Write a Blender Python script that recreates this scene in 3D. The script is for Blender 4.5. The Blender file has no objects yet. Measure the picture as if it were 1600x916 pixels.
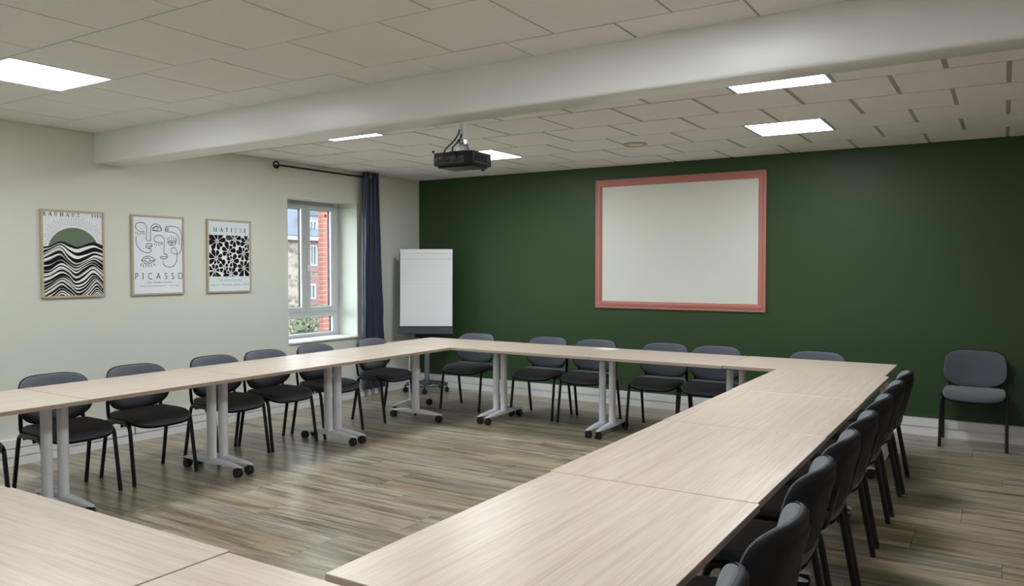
import bpy, bmesh, math, random
from mathutils import Vector, Matrix
random.seed(7)
S = bpy.context.scene
COL = S.collection
PI = math.pi

# ------------------------------------------------------------------ camera, world, exposure
CAM = (6.3663, -7.9234, 1.50)
YAW, PITCH, ROLL, FPX = math.radians(32.064), math.radians(-1.8495), math.radians(-0.0215), 1228.5
cd = bpy.data.cameras.new('camera'); cam = bpy.data.objects.new('camera', cd); COL.objects.link(cam)
cam.location = CAM
cam.rotation_euler = (Matrix.Rotation(YAW, 3, 'Z') @ Matrix.Rotation(PI/2 + PITCH, 3, 'X') @ Matrix.Rotation(ROLL, 3, 'Z')).to_euler()
cd.sensor_fit = 'HORIZONTAL'; cd.sensor_width = 36.0; cd.lens = 36.0 * FPX / 1600.0
cd.clip_start = 0.05
S.camera = cam
W = bpy.data.worlds.new('overcast_sky'); S.world = W; W.use_nodes = True
bg = W.node_tree.nodes['Background']
bg.inputs[0].default_value = (0.86, 0.93, 1.0, 1); bg.inputs[1].default_value = 10.5
LAMP = 29.0                     # radiance of the lit ceiling panels
LAMP_COL = (0.95, 1.0, 1.03, 1)
S.view_settings.view_transform = 'Standard'; S.view_settings.look = 'None'
S.view_settings.gamma = 1.0; S.view_settings.use_curve_mapping = False
S.view_settings.exposure = 0.0
S.cycles.use_denoising = True
S.cycles.max_bounces = 10; S.cycles.diffuse_bounces = 6; S.cycles.transparent_max_bounces = 16
S.cycles.sample_clamp_indirect = 6.0

# ------------------------------------------------------------------ materials
def mat(name, col, rough=0.5, var=0.0, scale=8.0, bump=0.0, bscale=200.0, metal=0.0, sheen=0.0, spec=0.5, coat=0.0):
    m = bpy.data.materials.new(name); m.use_nodes = True
    nt = m.node_tree; N = nt.nodes; L = nt.links; b = N['Principled BSDF']
    b.inputs['Base Color'].default_value = (*col, 1); b.inputs['Roughness'].default_value = rough
    b.inputs['Metallic'].default_value = metal; b.inputs['Specular IOR Level'].default_value = spec
    if sheen:
        b.inputs['Sheen Weight'].default_value = sheen; b.inputs['Sheen Roughness'].default_value = 0.45
    if coat: b.inputs['Coat Weight'].default_value = coat
    tc = N.new('ShaderNodeTexCoord')
    if var:
        n = N.new('ShaderNodeTexNoise'); n.inputs['Scale'].default_value = scale; n.inputs['Detail'].default_value = 5
        L.new(tc.outputs['Object'], n.inputs['Vector'])
        mx = N.new('ShaderNodeMix'); mx.data_type = 'RGBA'
        mx.inputs[6].default_value = (*[max(0, c*(1-var)) for c in col], 1); mx.inputs[7].default_value = (*[min(1, c*(1+var)) for c in col], 1)
        L.new(n.outputs['Fac'], mx.inputs[0]); L.new(mx.outputs[2], b.inputs['Base Color'])
    if bump:
        n2 = N.new('ShaderNodeTexNoise'); n2.inputs['Scale'].default_value = bscale; n2.inputs['Detail'].default_value = 3
        L.new(tc.outputs['Object'], n2.inputs['Vector'])
        bp = N.new('ShaderNodeBump'); bp.inputs['Strength'].default_value = bump; bp.inputs['Distance'].default_value = 0.004
        L.new(n2.outputs['Fac'], bp.inputs['Height']); L.new(bp.outputs['Normal'], b.inputs['Normal'])
    return m

def wood(name, cols, rough, stretch, nscale, knots=0.0, per_object=0.0, grey=None, bump=0.05, spec=0.5, plank=False):
    """grain runs along the object's local x axis"""
    m = bpy.data.materials.new(name); m.use_nodes = True
    nt = m.node_tree; N = nt.nodes; L = nt.links; b = N['Principled BSDF']
    b.inputs['Roughness'].default_value = rough; b.inputs['Specular IOR Level'].default_value = spec
    tc = N.new('ShaderNodeTexCoord'); oi = N.new('ShaderNodeObjectInfo')
    off = N.new('ShaderNodeVectorMath'); off.operation = 'SCALE'
    cx = N.new('ShaderNodeCombineXYZ')
    for k in range(3): L.new(oi.outputs['Random'], cx.inputs[k])
    L.new(cx.outputs[0], off.inputs[0]); off.inputs['Scale'].default_value = 57.0
    add = N.new('ShaderNodeVectorMath'); add.operation = 'ADD'
    L.new(tc.outputs['Object'], add.inputs[0]); L.new(off.outputs[0], add.inputs[1])
    mp = N.new('ShaderNodeMapping'); mp.inputs['Scale'].default_value = stretch
    L.new(add.outputs[0], mp.inputs['Vector'])
    n = N.new('ShaderNodeTexNoise'); n.inputs['Scale'].default_value = nscale; n.inputs['Detail'].default_value = 8
    n.inputs['Roughness'].default_value = 0.62; n.inputs['Distortion'].default_value = 0.6
    L.new(mp.outputs[0], n.inputs['Vector'])
    r = N.new('ShaderNodeValToRGB')
    e = r.color_ramp.elements
    while len(e) < len(cols): e.new(0.5)
    for k, (p, c) in enumerate(cols):
        e[k].position = p; e[k].color = (*c, 1)
    L.new(n.outputs['Fac'], r.inputs['Fac'])
    out = r.outputs['Color']
    # fine dark pores
    mp2 = N.new('ShaderNodeMapping'); mp2.inputs['Scale'].default_value = (stretch[0]*2.2, stretch[1]*7, stretch[2]*7)
    L.new(add.outputs[0], mp2.inputs['Vector'])
    n2 = N.new('ShaderNodeTexNoise'); n2.inputs['Scale'].default_value = nscale*2; n2.inputs['Detail'].default_value = 4
    L.new(mp2.outputs[0], n2.inputs['Vector'])
    r2 = N.new('ShaderNodeValToRGB'); r2.color_ramp.elements[0].position = 0.36; r2.color_ramp.elements[1].position = 0.52
    g = 1.0 - knots
    r2.color_ramp.elements[0].color = (g, g, g, 1); r2.color_ramp.elements[1].color = (1, 1, 1, 1)
    L.new(n2.outputs['Fac'], r2.inputs['Fac'])
    mu = N.new('ShaderNodeMix'); mu.data_type = 'RGBA'; mu.blend_type = 'MULTIPLY'; mu.inputs[0].default_value = 1
    L.new(out, mu.inputs[6]); L.new(r2.outputs['Color'], mu.inputs[7]); out = mu.outputs[2]
    if per_object:
        wn = N.new('ShaderNodeTexWhiteNoise'); wn.noise_dimensions = '1D'
        ml = N.new('ShaderNodeMath'); ml.operation = 'MULTIPLY'; ml.inputs[1].default_value = 91.7
        L.new(oi.outputs['Random'], ml.inputs[0]); L.new(ml.outputs[0], wn.inputs['W'])
        mr = N.new('ShaderNodeMapRange'); mr.inputs['To Min'].default_value = 1-per_object; mr.inputs['To Max'].default_value = 1+per_object
        L.new(wn.outputs['Value'], mr.inputs['Value'])
        hs = N.new('ShaderNodeHueSaturation'); L.new(mr.outputs[0], hs.inputs['Value']); L.new(out, hs.inputs['Color'])
        mr2 = N.new('ShaderNodeMapRange'); mr2.inputs['To Min'].default_value = 1 - 2.2*per_object; mr2.inputs['To Max'].default_value = 1 + 1.8*per_object
        L.new(oi.outputs['Random'], mr2.inputs['Value']); L.new(mr2.outputs[0], hs.inputs['Saturation'])
        out = hs.outputs['Color']
    L.new(out, b.inputs['Base Color'])
    bp = N.new('ShaderNodeBump'); bp.inputs['Strength'].default_value = bump; bp.inputs['Distance'].default_value = 0.002
    L.new(n2.outputs['Fac'], bp.inputs['Height']); L.new(bp.outputs['Normal'], b.inputs['Normal'])
    return m

def emit(name, col, strength):
    m = bpy.data.materials.new(name); m.use_nodes = True
    b = m.node_tree.nodes['Principled BSDF']
    b.inputs['Base Color'].default_value = (0.8, 0.8, 0.8, 1)
    b.inputs['Emission Color'].default_value = col; b.inputs['Emission Strength'].default_value = strength
    return m

def glass_mat():
    m = bpy.data.materials.new('window_glass'); m.use_nodes = True
    nt = m.node_tree; N = nt.nodes; L = nt.links
    for n in list(N): N.remove(n)
    o = N.new('ShaderNodeOutputMaterial'); t = N.new('ShaderNodeBsdfTransparent'); t.inputs[0].default_value = (0.96, 0.98, 0.97, 1)
    g = N.new('ShaderNodeBsdfGlossy'); g.inputs['Roughness'].default_value = 0.02
    lw = N.new('ShaderNodeLayerWeight'); lw.inputs['Blend'].default_value = 0.5
    pw = N.new('ShaderNodeMath'); pw.operation = 'POWER'; pw.inputs[1].default_value = 5.0; L.new(lw.outputs['Facing'], pw.inputs[0])
    fr = N.new('ShaderNodeMath'); fr.operation = 'MULTIPLY_ADD'; fr.inputs[1].default_value = 0.7; fr.inputs[2].default_value = 0.02; L.new(pw.outputs[0], fr.inputs[0])
    mx = N.new('ShaderNodeMixShader')
    L.new(fr.outputs[0], mx.inputs[0]); L.new(t.outputs[0], mx.inputs[1]); L.new(g.outputs[0], mx.inputs[2]); L.new(mx.outputs[0], o.inputs[0])
    return m

def stone_wall_mat():
    m = bpy.data.materials.new('rubble_stone'); m.use_nodes = True
    nt = m.node_tree; N = nt.nodes; L = nt.links; b = N['Principled BSDF']; b.inputs['Roughness'].default_value = 0.9
    tc = N.new('ShaderNodeTexCoord')
    mp = N.new('ShaderNodeMapping'); mp.inputs['Scale'].default_value = (1, 3.2, 5.5); L.new(tc.outputs['Object'], mp.inputs['Vector'])
    v = N.new('ShaderNodeTexVoronoi'); v.inputs['Scale'].default_value = 1.5; L.new(mp.outputs[0], v.inputs['Vector'])
    r = N.new('ShaderNodeValToRGB'); e = r.color_ramp.elements
    e[0].color = (0.085, 0.060, 0.048, 1); e[1].color = (0.175, 0.155, 0.132, 1); e.new(0.5).color = (0.135, 0.108, 0.088, 1)
    sp = N.new('ShaderNodeSeparateColor'); L.new(v.outputs['Color'], sp.inputs[0]); L.new(sp.outputs[0], r.inputs['Fac'])
    v2 = N.new('ShaderNodeTexVoronoi'); v2.feature = 'DISTANCE_TO_EDGE'; v2.inputs['Scale'].default_value = 1.5; L.new(mp.outputs[0], v2.inputs['Vector'])
    r2 = N.new('ShaderNodeMapRange'); r2.inputs['From Max'].default_value = 0.08; L.new(v2.outputs['Distance'], r2.inputs['Value'])
    mx = N.new('ShaderNodeMix'); mx.data_type = 'RGBA'; mx.inputs[6].default_value = (0.165, 0.150, 0.132, 1)
    L.new(r2.outputs[0], mx.inputs[0]); L.new(r.outputs['Color'], mx.inputs[7]); L.new(mx.outputs[2], b.inputs['Base Color'])
    return m

M = dict(
    cream=mat('cream_wall_paint', (0.635, 0.65, 0.575), 0.55, 0.02, 3, 0.15, 350),
    green=mat('dark_green_wall_paint', (0.036, 0.070, 0.029), 0.48, 0.05, 2, 0.12, 300, spec=0.25),
    tile=mat('ceiling_tile_mineral', (0.79, 0.78, 0.78), 0.9, 0.03, 30, 0.25, 500),
    grid=mat('ceiling_grid_grey', (0.36, 0.35, 0.34), 0.6),
    beam=mat('beam_gloss_paint', (0.74, 0.75, 0.74), 0.30, 0.03, 4, 0.1, 120),
    trunk=mat('white_plastic_trunking', (0.80, 0.81, 0.82), 0.35),
    white=mat('white_enamel', (0.80, 0.81, 0.82), 0.4),
    frame_pvc=mat('grey_window_profile', (0.50, 0.52, 0.53), 0.4),
    gasket=mat('black_window_gasket', (0.012, 0.012, 0.014), 0.6),
    steel=mat('table_leg_grey_white', (0.80, 0.82, 0.88), 0.38, 0.02, 5),
    black=mat('black_steel_tube', (0.009, 0.009, 0.011), 0.34, spec=0.4),
    shell=mat('black_plastic_shell', (0.012, 0.013, 0.017), 0.55, 0.1, 60, 0.15, 700, spec=0.22),
    fabric=mat('dark_grey_fabric', (0.078, 0.087, 0.110), 0.95, 0.25, 350, 0.5, 900, sheen=0.4),
    rubber=mat('black_castor_rubber', (0.012, 0.012, 0.014), 0.5),
    dark=mat('dark_under_table_metal', (0.03, 0.03, 0.035), 0.5),
    edge=mat('table_edge_band', (0.42, 0.33, 0.27), 0.5, 0.1, 40),
    pink=mat('dusty_pink_moulding_paint', (0.47, 0.185, 0.15), 0.5, 0.04, 6),
    pink_wall=mat('dusty_pink_wall_paint', (0.60, 0.43, 0.39), 0.6, 0.02, 3, 0.12, 300),
    screen=mat('screen_paint', (0.68, 0.69, 0.625), 0.6, 0.015, 2),
    navy=mat('navy_satin_curtain', (0.034, 0.042, 0.075), 0.34, 0.15, 20, 0.2, 400, sheen=0.3),
    proj=mat('projector_black_plastic', (0.010, 0.011, 0.015), 0.42, 0.1, 40, spec=0.25),
    proj_grey=mat('projector_dark_grille', (0.035, 0.037, 0.045), 0.45),
    chrome=mat('bright_metal', (0.6, 0.6, 0.62), 0.25, metal=1.0),
    grey_metal=mat('flipchart_grey_metal', (0.16, 0.18, 0.21), 0.45, metal=0.2),
    dgrey=mat('flipchart_dark_grey', (0.055, 0.06, 0.075), 0.45),
    paper=mat('white_paper', (0.80, 0.81, 0.83), 0.8, 0.01, 6),
    far_white=mat('weathered_white_paint', (0.15, 0.15, 0.147), 0.7),
    paper_line=mat('pale_grey_ruling', (0.73, 0.735, 0.76), 0.8),
    oak=mat('pale_oak_frame', (0.46, 0.39, 0.29), 0.5, 0.15, 40),
    print_white=mat('print_paper', (0.78, 0.80, 0.84), 0.45, spec=0.3),
    print_blue=mat('print_pale_blue', (0.70, 0.78, 0.81), 0.45, spec=0.3),
    ink=mat('black_ink', (0.006, 0.007, 0.008), 0.6, spec=0.12),
    ink_grey=mat('grey_ink', (0.045, 0.05, 0.06), 0.6, spec=0.15),
    ink_soft=mat('soft_grey_ink', (0.30, 0.32, 0.33), 0.5),
    ink_blue=mat('blue_grey_ink', (0.22, 0.27, 0.32), 0.5),
    ink_white=mat('white_ink', (0.85, 0.85, 0.85), 0.5, spec=0.3),
    ink_green=mat('sage_green_ink', (0.115, 0.165, 0.105), 0.5),
    ink_brown=mat('brown_black_ink', (0.03, 0.022, 0.016), 0.5),
    brick=mat('red_brick', (0.135, 0.040, 0.028), 0.85, 0.25, 12, 0.3, 80),
    mortar=mat('pale_mortar', (0.145, 0.122, 0.108), 0.9, 0.1, 30),
    stone=stone_wall_mat(),
    slate=mat('blue_grey_slate', (0.033, 0.041, 0.062), 0.6, 0.25, 5),
    pinkbrick=mat('pinkish_brick_surround', (0.125, 0.062, 0.062), 0.85, 0.2, 10),
    far_glass=mat('far_window_pane', (0.10, 0.13, 0.16), 0.1),
    leaf=mat('bush_leaves', (0.075, 0.088, 0.050), 0.7, 0.8, 3),
    twig=mat('bush_wood', (0.12, 0.08, 0.05), 0.9),
    lawn=mat('outside_grass', (0.06, 0.075, 0.035), 0.9, 0.3, 2),
    orange=mat('orange_sticker', (0.85, 0.24, 0.05), 0.5),
    beige=mat('aged_beige_plastic', (0.50, 0.43, 0.33), 0.6),
    ply=wood('table_beech_laminate', [(0.30, (0.50, 0.405, 0.32)), (0.5, (0.595, 0.50, 0.41)), (0.72, (0.65, 0.57, 0.485))], 0.33, (0.6, 20, 20), 2.4, 0.20, 0.012, bump=0.03),
    plank=wood('oak_laminate_plank', [(0.30, (0.095, 0.072, 0.048)), (0.41, (0.235, 0.19, 0.135)), (0.54, (0.40, 0.34, 0.25)), (0.72, (0.56, 0.495, 0.375))], 0.28, (0.55, 8.5, 8.5), 2.0, 0.50, 0.09, bump=0.10),
)
M['lamp'] = emit('lit_diffuser', LAMP_COL, LAMP)
M['glass'] = glass_mat()

# ------------------------------------------------------------------ object helpers
def link(o, parent=None):
    COL.objects.link(o)
    if parent is not None: o.parent = parent
    return o
def tag(o, label=None, cat=None, group=None, kind=None):
    if label: o['label'] = label
    if cat: o['category'] = cat
    if group: o['group'] = group
    if kind: o['kind'] = kind
    return o
def thing(name, label, cat, loc=(0, 0, 0), rz=0.0, group=None, kind=None):
    o = bpy.data.objects.new(name, None); o.location = loc; o.rotation_euler = (0, 0, rz); o.empty_display_size = 0.1
    link(o); return tag(o, label, cat, group, kind)
def copy_tree(o, parent=None):
    c = o.copy(); COL.objects.link(c)
    if parent is not None: c.parent = parent
    for ch in list(o.children): copy_tree(ch, c)
    return c

class MB:
    def __init__(s): s.bm = bmesh.new()
    def box(s, lo, hi, bev=0.0, seg=1, mtx=None):
        lo = Vector(lo); hi = Vector(hi); c = (lo+hi)/2; d = hi-lo
        m = Matrix.Translation(c) @ Matrix.Diagonal((*d, 1))
        if mtx is not None: m = mtx @ m
        vs = bmesh.ops.create_cube(s.bm, size=1.0, matrix=m)['verts']
        if bev:
            es = list({e for v in vs for e in v.link_edges})
            bmesh.ops.bevel(s.bm, geom=es, offset=bev, segments=seg, affect='EDGES', profile=0.5)
        return s
    def prism(s, pts, axis, a, b):
        """polygon in the two other axes (in xyz order), extruded along axis from a to b"""
        def P(p, t):
            q = list(p); q.insert(axis, t); return q
        n = len(pts)
        A = [s.bm.verts.new(P(p, a)) for p in pts]; B = [s.bm.verts.new(P(p, b)) for p in pts]
        s.bm.faces.new(A); s.bm.faces.new(B[::-1])
        for i in range(n): s.bm.faces.new((A[i], B[i], B[(i+1) % n], A[(i+1) % n]))
        return s
    def tube(s, path, ra, rb=None, seg=10, up=(0, 1, 0), cap=True, closed=False):
        rb = rb or ra; path = [Vector(p) for p in path]; n = len(path); rings = []
        for i, p in enumerate(path):
            if closed: t = path[(i+1) % n] - path[i-1]
            else: t = path[min(i+1, n-1)] - path[max(i-1, 0)]
            t.normalize(); u = Vector(up); u = u - t*u.dot(t)
            if u.length < 1e-4: u = t.orthogonal()
            u.normalize(); w = t.cross(u)
            rr = ra[i] if isinstance(ra, (list, tuple)) else ra; rq = rb[i] if isinstance(rb, (list, tuple)) else rb
            rings.append([s.bm.verts.new(p + u*rr*math.cos(2*PI*k/seg) + w*rq*math.sin(2*PI*k/seg)) for k in range(seg)])
        m = n if closed else n-1
        for i in range(m):
            a, b = rings[i], rings[(i+1) % n]
            for k in range(seg): s.bm.faces.new((a[k], a[(k+1) % seg], b[(k+1) % seg], b[k]))
        if cap and not closed:
            s.bm.faces.new(rings[0][::-1]); s.bm.faces.new(rings[-1])
        return s
    def lathe(s, prof, c=(0, 0, 0), axis='z', seg=24):
        c = Vector(c); rings = []
        for r, h in prof:
            ring = []
            for k in range(seg):
                a = 2*PI*k/seg; x, y = r*math.cos(a), r*math.sin(a)
                v = {'z': (x, y, h), 'x': (h, x, y), 'y': (y, h, x)}[axis]
                ring.append(s.bm.verts.new(c + Vector(v)))
            rings.append(ring)
        for a, b in zip(rings, rings[1:]):
            for k in range(seg): s.bm.faces.new((a[k], a[(k+1) % seg], b[(k+1) % seg], b[k]))
        if prof[0][0] > 1e-5: s.bm.faces.new(rings[0][::-1])
        if prof[-1][0] > 1e-5: s.bm.faces.new(rings[-1])
        return s
    def rings(s, rs, closed_ends=True):
        R = [[s.bm.verts.new(p) for p in r] for r in rs]; n = len(R[0])
        for a, b in zip(R, R[1:]):
            for k in range(n): s.bm.faces.new((a[k], a[(k+1) % n], b[(k+1) % n], b[k]))
        if closed_ends: s.bm.faces.new(R[0][::-1]); s.bm.faces.new(R[-1])
        return s
    def poly(s, pts):
        if len(pts) >= 3:
            try: s.bm.faces.new([s.bm.verts.new(p) for p in pts])
            except ValueError: pass
        return s
    def xf(s, m): bmesh.ops.transform(s.bm, matrix=m, verts=s.bm.verts); return s
    def mesh(s, name, material, smooth=None):
        bmesh.ops.remove_doubles(s.bm, verts=s.bm.verts, dist=1e-6)
        bmesh.ops.recalc_face_normals(s.bm, faces=s.bm.faces)
        me = bpy.data.meshes.new(name); s.bm.to_mesh(me); s.bm.free()
        if material: me.materials.append(material)
        if smooth is not None:
            me.shade_smooth() if hasattr(me, 'shade_smooth') else None
            if hasattr(me, 'set_sharp_from_angle'): me.set_sharp_from_angle(angle=math.radians(smooth))
        return me
    def build(s, name, material, parent=None, smooth=None):
        return link(bpy.data.objects.new(name, s.mesh(name, material, smooth)), parent)
def box(name, lo, hi, m, parent=None, bev=0.0, seg=1): return MB().box(lo, hi, bev, seg).build(name, m, parent)

# ------------------------------------------------------------------ room shell
H = 2.608
XR, YF = 8.3, -8.6
T = 0.40
WY0, WY1, WZ0, WZ1 = -2.182, -1.145, 0.69, 2.243     # window opening in the left wall
mb = MB()
mb.box((-T, YF, 0), (0, WY0, H+.05)); mb.box((-T, WY1, 0), (0, 0.25, H+.05))
mb.box((-T, WY0, 0), (0, WY1, WZ0)); mb.box((-T, WY0, WZ1), (0, WY1, H+.05))
tag(mb.build('wall_left', M['cream']), 'cream painted left wall with the window opening and the three prints', 'wall', kind='structure')
tag(box('wall_back', (0, 0, 0), (XR, 0.25, H+.05), M['green']), 'dark green painted back wall behind the framed screen', 'wall', kind='structure')
tag(box('wall_right', (XR, YF, 0), (XR+.25, .25, H+.05), M['pink_wall']), 'dusty pink right wall out past the lone chair', 'wall', kind='structure')
tag(box('wall_front', (-T, YF-.25, 0), (XR+.25, YF, H+.05), M['cream']), 'cream wall behind the camera', 'wall', kind='structure')

floor = box('floor', (-T, YF-.25, -.15), (XR+.25, .25, -.011), M['dark'])
tag(floor, 'grey brown oak laminate plank floor', 'floor', kind='structure')
PW, PL = 0.205, 1.36
cache = {}
def plank_mesh(L):
    k = round(L, 3)
    if k not in cache:
        cache[k] = MB().box((-L/2+.0008, -PW/2+.0008, -.011), (L/2-.0008, PW/2-.0008, 0), .0012).mesh('floor_plank', M['plank'])
    return cache[k]
y = 0.0; row = 0
offs = [0.0, .42, .84, .21, .63, 1.05]
while y > YF:
    x = -offs[(row*5 + row//3) % 6]
    while x < XR:
        a, b = max(x, 0.0), min(x+PL, XR)
        if b-a > .05:
            o = bpy.data.objects.new('floor_plank', plank_mesh(b-a)); o.location = ((a+b)/2, y-PW/2, 0); link(o, floor)
        x += PL
    y -= PW; row += 1

ceil = box('ceiling', (-T, YF-.25, H+.005), (XR+.25, .25, H+.15), M['grid'])
tag(ceil, 'suspended ceiling of square mineral tiles laid half staggered', 'ceiling', kind='structure')
MOD = 0.587
tcache = {}
def tile_mesh(w, d):
    k = (round(w, 3), round(d, 3))
    if k not in tcache: tcache[k] = MB().box((-w/2, -d/2, 0), (w/2, d/2, .012), .0015).mesh('ceiling_tile', M['tile'])
    return tcache[k]
# lit panels: (row front/back, x0, y0, y1)
FRONT_LINES = [-4.03, -4.625, -5.21, -5.795, -6.38, -6.965, -7.55, -8.135, -8.6]
BACK_LINES = [0.0, -.565, -1.145, -1.725, -2.305, -2.885, -3.465, -4.03]
lamps = []
def lay(lines, start, group_a, group_b, gap, lampcells):
    for i in range(len(lines)-1):
        y1, y0 = lines[i], lines[i+1]
        base = group_a if (i + start) % 2 == 0 else group_b
        k0 = math.floor((0 - base)/MOD)
        x = base + k0*MOD
        while x < XR:
            a, b = max(x, 0.0), min(x+MOD, XR)
            cxm = (a+b)/2
            hit = [c for c in lampcells if a < c[0] < b and y0 < c[1] < y1]
            if hit: lamps.append((a, b, y0, y1, hit[0][2]))
            elif b-a > .03:
                o = bpy.data.objects.new('ceiling_tile', tile_mesh(b-a-gap, y1-y0-gap))
                o.location = (cxm, (y0+y1)/2, H + random.uniform(-.0015, .0015))
                o.rotation_euler = (random.gauss(0, .0012), random.gauss(0, .0012), 0)
                link(o, ceil)
            x += MOD
lay(FRONT_LINES, 0, 1.909, 1.60, .010, [
    (1.6, -5.5, 'square lit LED ceiling panel at the left wall in front of the beam'),
    (5.1, -5.5, 'square lit LED ceiling panel above the right hand tables in front of the beam'),
    (1.6, -7.9, 'square lit LED ceiling panel behind the camera near the left wall'),
    (5.1, -7.9, 'square lit LED ceiling panel right above and behind the camera')])
lay(BACK_LINES, 0, 5.782, 5.485, .026, [
    (4.9, -1.4, 'square lit LED ceiling panel closest to the right part of the green wall'),
    (1.95, -1.4, 'square lit LED ceiling panel half hidden behind the projector'),
    (5.16, -3.17, 'square lit LED ceiling panel cut by the beam at the right'),
    (1.66, -3.17, 'square lit LED ceiling panel cut by the beam left of the projector')])
for a, b, y0, y1, lab in lamps:
    t = thing('ceiling_light', lab, 'ceiling light', ((a+b)/2, (y0+y1)/2, H-.002), 0, 'square LED panels in the ceiling')
    w, d = (b-a)/2-.004, (y1-y0)/2-.004
    f = MB()
    f.box((-w, -d, 0), (w, -d+.012, .012)); f.box((-w, d-.012, 0), (w, d, .012))
    f.box((-w, -d+.012, 0), (-w+.012, d-.012, .012)); f.box((w-.012, -d+.012, 0), (w, d-.012, .012))
    f.build('frame', M['white'], t)
    box('diffuser', (-w+.012, -d+.012, .002), (w-.012, d-.012, .010), M['lamp'], t)

# beam
mb = MB()
def yb_front(x): return -4.235 - .025*x
def yb_back(x): return -3.965 - .038*x
secs = []
for x in (0.0, XR):
    f, b = yb_front(x), yb_back(x); r = .018; z = 2.358
    pts = [(f, H+.012), (f, z+r)] + [(f + r - r*math.cos(a), z + r - r*math.sin(a)) for a in (PI/8, PI/4, 3*PI/8)] + [(f+r, z), (b-r, z)] + \
          [(b - r + r*math.sin(a), z + r - r*math.cos(a)) for a in (PI/8, PI/4, 3*PI/8)] + [(b, z+r), (b, H+.012)]
    secs.append([(x, p[0], p[1]) for p in pts])
mb.rings(secs)
tag(mb.build('beam', M['beam'], smooth=40), 'glossy pale painted beam crossing under the ceiling', 'beam', kind='structure')

# skirting trunking with grooves
def trunk(name, n, h, d, length, m, lab, place):
    """profile in (depth, z); runs along local x from 0 to length"""
    g = .005
    zs = [h*k/n for k in range(n+1)]
    pts = [(0, 0)]
    for k in range(n):
        z0, z1 = zs[k] + (g if k else 0), zs[k+1] - (g if k < n-1 else 0)
        pts += [(d, z0), (d, z1)] + ([(d-.014, z1), (d-.014, z1+2*g)] if k < n-1 else [])
    pts += [(0, h)]
    mb = MB(); mb.prism([(-p[0], p[1]) for p in pts], 0, 0, length)
    o = mb.build(name, m); place(o); tag(o, lab, 'baseboard', kind='structure'); return o
def pl(o): o.location = (0, -8.6, 0); o.rotation_euler = (0, 0, PI/2)     # local x -> +y, local -y -> +x
trunk('baseboard_left', 3, .200, .045, 8.555, M['trunk'], 'white three part cable trunking along the foot of the left wall', pl)
def pb(o): o.location = (0, 0, 0)
trunk('baseboard_back', 2, .150, .045, XR, M['trunk'], 'white two part cable trunking along the foot of the green wall', pb)

def socket(loc, rz, lab):
    t = thing('power_socket', lab, 'socket', loc, rz, 'sockets in the trunking')
    box('plate', (-.068, -.006, 0), (.068, 0, .062), M['white'], t, .002)
    for k in (-1, 1):
        mb = MB(); mb.lathe([(.021, -.0075), (.021, -.006), (.024, -.006), (.024, -.0085), (.021, -.0085)], (k*.033, 0, .031), 'y', 20); mb.build('socket_ring', M['trunk'], t, 40)
        h = MB()
        for q in (-1, 1): h.lathe([(.0028, -.0068), (.0028, -.0062)], (k*.033 + q*.0095, 0, .031), 'y', 8)
        h.build('socket_holes', M['gasket'], t)
socket((5.985, -.0455, .078), 0, 'double white socket in the trunking under the lone chair')
def trunk_lid(loc, lab):
    t = thing('trunking_joint_cover', lab, 'cover', loc, PI/2)
    box('cover_plate', (-.17, -.003, 0), (.17, 0, .055), M['trunk'], t, .001)
    box('end_clip', (.17, -.004, -.002), (.178, 0, .058), M['dgrey'], t)
trunk_lid((.0455, -4.12, .072), 'short white cover piece clipped onto the left wall trunking')

# ------------------------------------------------------------------ window
win = thing('window_1', 'grey framed casement window with two sashes over a low fixed pane', 'window', (-.293, 0, 0), 0, kind='structure')
def fr(y0, y1, z0, z1, x0, x1, w, name, m, parent=win, bev=.003):
    wl, wr, wb, wt = w
    f = MB()
    f.box((x0, y0, z0), (x1, y0+wl, z1), bev); f.box((x0, y1-wr, z0), (x1, y1, z1), bev)
    f.box((x0, y0+wl, z0), (x1, y1-wr, z0+wb), bev); f.box((x0, y0+wl, z1-wt), (x1, y1-wr, z1), bev)
    return f.build(name, m, parent)
fr(WY0, WY1, WZ0, WZ1, -.07, 0, (.055, .055, .04, .05), 'frame', M['frame_pvc'])
box('transom', (-.07, WY0+.055, .955), (.002, WY1-.055, 1.012), M['frame_pvc'], win, .003)
def sash(y0, y1, z0, z1, x1, w, nm):
    s = fr(y0, y1, z0, z1, x1-.06, x1, w, nm, M['frame_pvc'], win, .004)
    a, b, c, d = y0+w[0], y1-w[1], z0+w[2], z1-w[3]
    fr(a, b, c, d, x1-.054, x1-.03, (.009, .009, .009, .009), 'gasket', M['gasket'], s, 0)
    fr(a, b, c, d, x1-.029, x1-.006, (.004, .004, .004, .004), 'glazing_bead', M['white'], s, 0)
    box('pane', (x1-.046, a+.008, c+.008), (x1-.040, b-.008, d-.008), M['glass'], s)
    return s
YM = -1.673
sash(WY0+.045, YM+.012, 1.000, WZ1-.035, .018, (.065, .07, .055, .05), 'sash')
rs = sash(YM+.014, WY1-.045, 1.000, WZ1-.035, .018, (.052, .09, .055, .05), 'sash')
sash(WY0+.05, WY1-.05, .725, .960, .006, (.03, .055, .03, .02), 'fixed_light')
h = MB(); h.box((.018, YM+.022, 1.46), (.026, YM+.05, 1.53), .003); h.tube([(.03, YM+.036, 1.495), (.055, YM+.036, 1.495), (.06, YM+.036, 1.48), (.058, YM+.04, 1.39)], .009, .007, 8)
h.build('handle', M['white'], rs, 40)
for z in (1.09, 1.25, 2.05):
    hg = MB(); hg.lathe([(.008, -.035), (.008, .035)], (.02, WY1-.048, z), 'z', 10); hg.build('hinge', M['frame_pvc'], win, 40)
st = MB(); st.lathe([(.022, -.0385), (.022, -.0375)], (.018, -1.335, 2.10), 'x', 20); st.build('sticker', M['orange'], rs)
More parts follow.
